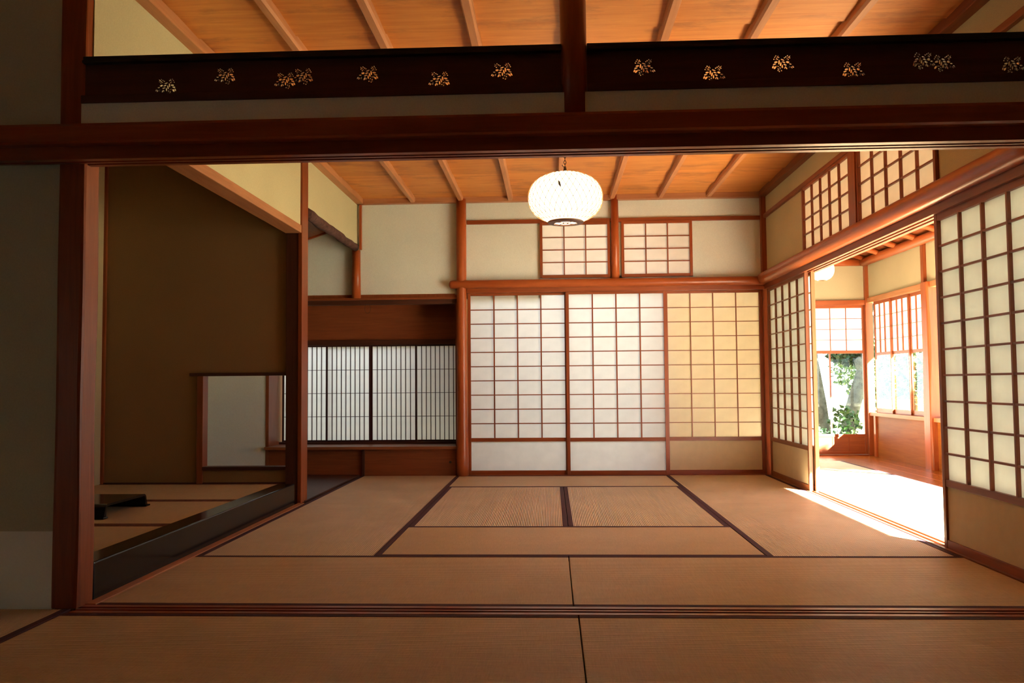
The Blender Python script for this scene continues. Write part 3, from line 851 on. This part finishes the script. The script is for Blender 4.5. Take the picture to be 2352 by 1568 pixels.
# ------------------------------------------------------------------ veranda
XE, YE = 3.65, 9.95
m = MB(); m.box(2.088, 3.80, -2.5, 10.1, -.20, -.058); VF = struct(m.build('floor_veranda', wood('brown', 'Y')))
for k in range(3):
    m = MB(); m.box(3.102 + k * .186, 3.102 + (k + 1) * .186 - .0015, -2.5, 9.302, -.058, 0, .0015); m.build('floorboard', wood('floor', 'Y'), VF)
for k in range(4):
    m = MB(); m.box(2.09, 3.66, 9.304 + k * .17, 9.304 + (k + 1) * .17 - .0015, -.058, 0, .0015); m.build('floorboard', wood('floor', 'X'), VF)
m = MB(); m.box(2.09, 3.10, -2.5, 1.698, -.058, 0, .0015); m.build('floorboard', wood('floor', 'Y'), VF)
# upper walls
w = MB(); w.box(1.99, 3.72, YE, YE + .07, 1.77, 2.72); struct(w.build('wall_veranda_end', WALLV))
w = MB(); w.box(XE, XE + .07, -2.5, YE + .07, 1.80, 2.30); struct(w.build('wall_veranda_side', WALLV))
w = MB(); w.box(2.0, 3.8, -2.6, -2.5, -.1, 2.8); struct(w.build('wall_veranda_near', WALL))
# sloping ceiling: boards and log rafters
RF = struct(MB().prism([(1.98, 2.82), (3.76, 2.249), (3.76, 2.289), (1.98, 2.86)], 'y', -2.8, 10.5).build('roof_veranda', wood('brown', 'Y')))
MB().prism([(3.74, 2.236), (4.60, 1.975), (4.60, 2.015), (3.74, 2.289)], 'y', 6.9, 10.5).build('deep_eave', wood('brown', 'Y'), RF)
for k in range(24):
    y0 = -2.6 + k * .54
    MB().prism([(1.99, 2.795), (3.75, 2.230), (3.75, 2.242), (1.99, 2.808)], 'y', y0 + .004, y0 + .536).build('board', wood('panel', 'X'), RF)
for k in range(26):
    y = 9.40 - k * .47
    MB().tube([(2.0, y, 2.755), (2.8, y + .004, 2.498), (3.62, y, 2.238), (3.72, y, 2.206)], [.030, .031, .029, .028], 12, rough=.06, seedv=k).build('rafter', wood('log', 'X'), RF, smooth=True)
    if k < 20:
        MB().box(2.0, 2.02, 0, .01, 0, .01)
MB().tube([(2.0, 9.86, 2.72), (3.62, 9.86, 2.25)], .030, 12, rough=.06).build('rafter', wood('log', 'X'), RF, smooth=True)
log_beam('eave_log', 'round log beam running under the veranda rafters along the window wall', [(3.60, 9.89 - i * .5, 2.215) for i in range(25)], .047, 'Y', seedv=2)
log_beam('end_log', 'round log beam over the far end wall of the veranda', [(2.0 + i * .27, 9.94, 2.225) for i in range(7)], .045, 'X', seedv=9)
# end wall: post, lintel, two glazed screens
m = MB(); m.box(1.99, 3.70, 9.915, 10.02, 1.725, 1.782, .003); struct(m.build('trim_16', wood('red', 'X')))
m = MB(); m.box(1.99, 3.70, 9.915, 10.02, -.05, .012, .003); struct(m.build('trim_17', wood('red', 'X')))
post('veranda_corner_post', 'corner post of the veranda between its two window walls', 3.612, 3.69, 9.90, 9.985, 0, 2.2, 'red', .005)
shoji('veranda_screen', 'half-glazed screen at the veranda end with trees behind it', 'glazed screen', (2.835, 9.962, .014), 0, .775, 1.712, 4, 4, 1.19, 1.68, st=.026, hip=False,
      kv=.008, kh=.006, glass=True, gm=[.375], koshi=.20, brail=.035)
shoji('veranda_screen', 'half-glazed veranda end screen mostly hidden by the far paper door', 'glazed screen', (2.078, 9.994, .014), 0, .775, 1.712, 4, 4, 1.19, 1.68, st=.026, hip=False,
      kv=.008, kh=.006, glass=True, gm=[.375], koshi=.20, brail=.035)
# side wall: low wooden panel, sill, three glazed panels
m = MB(); m.box(XE + .01, XE + .035, 8.445, 9.90, -.06, .462); LP = tag(m.build('dado_panel', wood('dado', 'Y')), 'plain orange wooden panel below the veranda side window', 'panel')
m = MB(); m.box(XE - .012, XE + .05, 9.775, 9.83, 0, .462, .002); struct(m.build('trim_18', wood('log', 'Z')))
m = MB(); m.box(XE - .025, XE + .07, 8.42, 9.905, .456, .496, .003); struct(m.build('trim_19', wood('light', 'Y')))
m = MB(); m.box(XE - .02, XE + .07, -2.5, 9.905, 1.745, 1.802, .003); struct(m.build('trim_20', wood('light', 'Y')))
for k, (ya, lab) in enumerate(((9.775, 'glazed side window panel next to the veranda corner'), (9.345, 'middle glazed panel of the veranda side window'), (8.90, 'glazed side window panel beside the veranda post'))):
    shoji('side_window_panel', lab, 'window panel', (XE + .012 + .016 * k, ya, .496), RZ, .455, 1.250, 3, 4, .674, 1.215, st=.020, hip=False, kv=.009, kh=.006, dep=.016, glass=True, brail=.05,
          group='glazed panels of the veranda side window')
waney_post('veranda_post', 'thick natural red post standing beside the veranda side window', 3.655, 8.355, .055, .075, 0, 1.80, .018, 'red', 5.5, .10)
m = MB(); m.box(3.618, 3.675, 8.385, 8.445, 1.80, 2.2, .004); struct(m.build('trim_21', wood('red', 'Z')))
# low parapet along the rest of the veranda, its sashes slid away
m = MB(); m.box(XE + .01, XE + .035, -2.5, 8.28, -.06, .462); tag(m.build('parapet_panel', wood('dado', 'Y')), 'long low wooden parapet of the veranda on the near side of the post', 'panel')
m = MB(); m.box(XE - .025, XE + .07, -2.5, 8.28, .456, .496, .003); struct(m.build('trim_22', wood('light', 'Y')))
for q, (yy, lab) in enumerate(((.9, 'plain veranda post hidden behind the right paper door'), (-1.6, 'plain veranda post beside the near room'))):
    post('plain_veranda_post', lab, 3.725, 3.80, yy, yy + .09, -.45, 2.18, 'red', .005)

# ------------------------------------------------------------------ outdoors behind the back wall and the garden
m = MB(); m.box(-30, 40, -30, 60, -.60, -.45); struct(m.build('ground', plain('garden_ground', (.30, .27, .17), .95, .1, .35, 3)))
# outer passage: end wall behind the third door, wall behind the right end of the shelf bay
w = MB()
w.box(1.05, 2.0, 8.62, 8.70, -.1, 2.7)
w.box(1.05, 2.08, 8.06, 8.70, -.16, -.004)
w.box(1.03, 1.07, 8.06, 8.70, -.1, 1.80)
struct(w.build('wall_closet', WALL))
w = MB()
w.box(-1.36, -.80, 8.62, 8.72, .62, 2.7)
struct(w.build('wall_outer', plaster('outer_plaster', (.52, .36, .14))))
w = MB(); w.box(-3.4, 2.0, 8.06, 9.15, 2.66, 2.72); struct(w.build('ceiling_passage', wood('brown', 'X')))
w = MB(); w.box(-6.0, 1.06, 9.9, 10.0, -.5, 1.75); struct(w.build('wall_sky_blocker', WALL))  # unseen wall, added to limit the skylight reaching the back paper doors
w = MB(); w.box(-.9, 1.06, 8.05, 8.95, -.16, -.06); struct(w.build('floor_passage', wood('brown', 'X')))

BARK = plain('tree_bark', (.10, .105, .085), .95, .1, .45, 14)
LEAVES = [plain('leaf_%d' % i, c, .45, .35, .25, 9) for i, c in enumerate(((.035, .085, .022), (.06, .12, .03), (.025, .06, .025)))]
def leaves(mb, n, c, rad, size, rnd):
    bm = mb.bm
    for _ in range(n):
        while True:
            p = Vector((rnd.uniform(-1, 1), rnd.uniform(-1, 1), rnd.uniform(-1, 1)))
            if p.length <= 1 and rnd.random() < .25 + .75 * p.length: break
        p = Vector((c[0] + p.x * rad[0], c[1] + p.y * rad[1], c[2] + p.z * rad[2]))
        d = Vector((rnd.gauss(0, 1), rnd.gauss(0, 1), rnd.gauss(0, .6))).normalized()
        s = d.cross(Vector((rnd.gauss(0, 1), rnd.gauss(0, 1), rnd.gauss(0, 1)))).normalized()
        L = size * rnd.uniform(.6, 1.3); w_ = L * .38
        nrm = d.cross(s) * (L * .12)
        a, b_, c_, e = p, p + d * L * .5 + s * w_ + nrm, p + d * L, p + d * L * .5 - s * w_ + nrm
        v = [bm.verts.new(x) for x in (a, b_, c_, e)]
        bm.faces.new((v[0], v[1], v[2])); bm.faces.new((v[0], v[2], v[3]))

def plant(name, label, cat, base, stems, crowns, leafm, nleaf, size, seed, group):
    rnd = random.Random(seed)
    t = thing(name, label, cat, base, group=group)
    m = MB()
    for (path, rad) in stems: m.tube([(base[0] + p[0], base[1] + p[1], base[2] + p[2]) for p in path], rad, 10, rough=.18, seedv=seed)
    m.build('trunk' if cat == 'tree' else 'stem', BARK, t, smooth=True)
    m = MB()
    for (c, rd_) in crowns: leaves(m, nleaf, (base[0] + c[0], base[1] + c[1], base[2] + c[2]), rd_, size, rnd)
    o = m.build('foliage', leafm, t)
    return t
GZ = -.46
GG = 'garden trees beyond the veranda'
plant('garden_tree', 'stout grey tree trunk seen at the left of the veranda end window', 'tree', (3.97, 12.75, GZ),
      [([(0, 0, 0), (-.01, 0, .5), (-.06, 0, 1.0), (-.14, 0, 1.6), (-.2, 0, 2.6), (-.25, 0, 4.4)], [.18, .15, .13, .11, .10, .06]), ([(-.10, 0, 1.3), (-.25, .3, 2.2), (-.45, .6, 3.2)], [.07, .05, .02])],
      [((-.45, .6, 4.2), (.6, .6, .7)), ((-.5, .8, 3.2), (.5, .5, .5))], LEAVES[0], 1500, .09, 1, GG)
plant('garden_tree', 'slanting grey trunk leaning right behind the veranda end window', 'tree', (4.18, 12.4, GZ),
      [([(-.03, 0, 0), (.02, 0, .5), (.10, 0, .85), (.20, 0, 1.2), (.29, 0, 1.5), (.40, .05, 2.0), (.62, .1, 3.0)], [.12, .11, .105, .10, .085, .07, .04]), ([(.27, 0, 1.45), (.22, 0, 1.62), (.24, 0, 1.66)], [.075, .06, .02])],
      [((.5, .1, 2.9), (.5, .5, .5)), ((.22, .3, 1.72), (.30, .3, .16))], LEAVES[2], 2200, .08, 2, GG)
plant('garden_tree', 'leafy tree filling the veranda side window', 'tree', (6.2, 14.7, GZ),
      [([(0, 0, 0), (.05, 0, 1.0), (-.05, 0, 2.2), (.1, 0, 3.2)], [.14, .11, .08, .04])],
      [((0, 0, 2.6), (1.5, 1.3, 1.2)), ((-.6, -.3, 1.6), (.9, .9, .7)), ((.5, -.2, 1.2), (.8, .8, .6))], LEAVES[1], 2600, .09, 3, GG)
plant('garden_tree', 'pale green tree farther back in the garden', 'tree', (4.9, 18.0, GZ),
      [([(0, 0, 0), (.05, 0, 1.5), (-.05, 0, 3.2)], [.18, .13, .05])],
      [((0, 0, 3.2), (2.2, 1.6, 1.5)), ((-1.0, .3, 2.0), (1.3, 1.0, .8))], LEAVES[1], 2600, .11, 4, GG)
plant('garden_tree', 'leafy garden tree added out of view to block sun from the far veranda floor', 'tree', (6.4, 3.4, GZ),  # unseen tree, added so its crown cuts the sun patch short
      [([(0, 0, 0), (.05, 0, 1.5), (-.05, 0, 3.0), (.05, 0, 4.3)], [.16, .12, .08, .04]), ([(0, 0, 2.8), (-.6, 0, 3.7), (-1.1, 0, 4.1)], [.06, .04, .02]), ([(0, 0, 2.8), (.6, 0, 3.8), (1.0, 0, 4.2)], [.06, .04, .02])],
      [((-1.2 + .55 * i, 0, 4.10 + .05 * (i % 2)), (.50, .45, .48)) for i in range(6)], LEAVES[0], 1600, .13, 5, GG)
plant('garden_tree', 'bushy garden tree added out of view to shade the grey trunks and shrubs', 'tree', (5.9, 10.0, GZ),  # unseen tree, added to keep direct sun off the trunks behind the end window
      [([(0, 0, 0), (.03, 0, 1.0), (-.02, 0, 2.0), (.05, 0, 3.2)], [.10, .08, .06, .03])],
      [((-.28, 0, 2.55), (.62, .5, .75)), ((.30, .05, 2.9), (.62, .5, .85)), ((.75, 0, 2.6), (.5, .5, .7))], LEAVES[1], 2200, .12, 6, GG)
GS = 'garden shrubs beyond the veranda'
for i, (x, y, lab, hh) in enumerate(((4.05, 12.0, 'low broad-leaved shrub between the two grey trunks', .75), (4.44, 11.7, 'dark branching shrub at the right of the veranda end window', .95),
                                     (5.0, 12.4, 'shrub at the left of the veranda side window', 1.1), (5.62, 12.8, 'bright leafy shrub in the middle of the side window', 1.0), (6.25, 12.2, 'dense shrub at the right of the side window', 1.2),
                                     (3.55, 11.6, 'small shrub hidden low behind the end screen', .55))):
    rnd = random.Random(40 + i)
    st_ = []
    for s in range(5):
        a = rnd.uniform(0, 6.28); r = rnd.uniform(.08, .20)
        st_.append(([(0, 0, 0), (.4 * r * math.cos(a), .4 * r * math.sin(a), hh * .45), (r * math.cos(a), r * math.sin(a), hh)], [.018, .013, .006]))
    plant('garden_shrub', lab, 'shrub', (x, y, GZ), st_, [((0, 0, hh * .95), (.21, .21, hh * .34)), ((.0, 0, .25), (.22, .22, .18))] if i < 2 else [((0, 0, hh * .95), (.28, .28, hh * .34)), ((.0, 0, .25), (.28, .28, .18))], LEAVES[i % 3], 230, .085, 60 + i, GS)
for o in LOCALS:
    if '_local' in o: del o['_local']
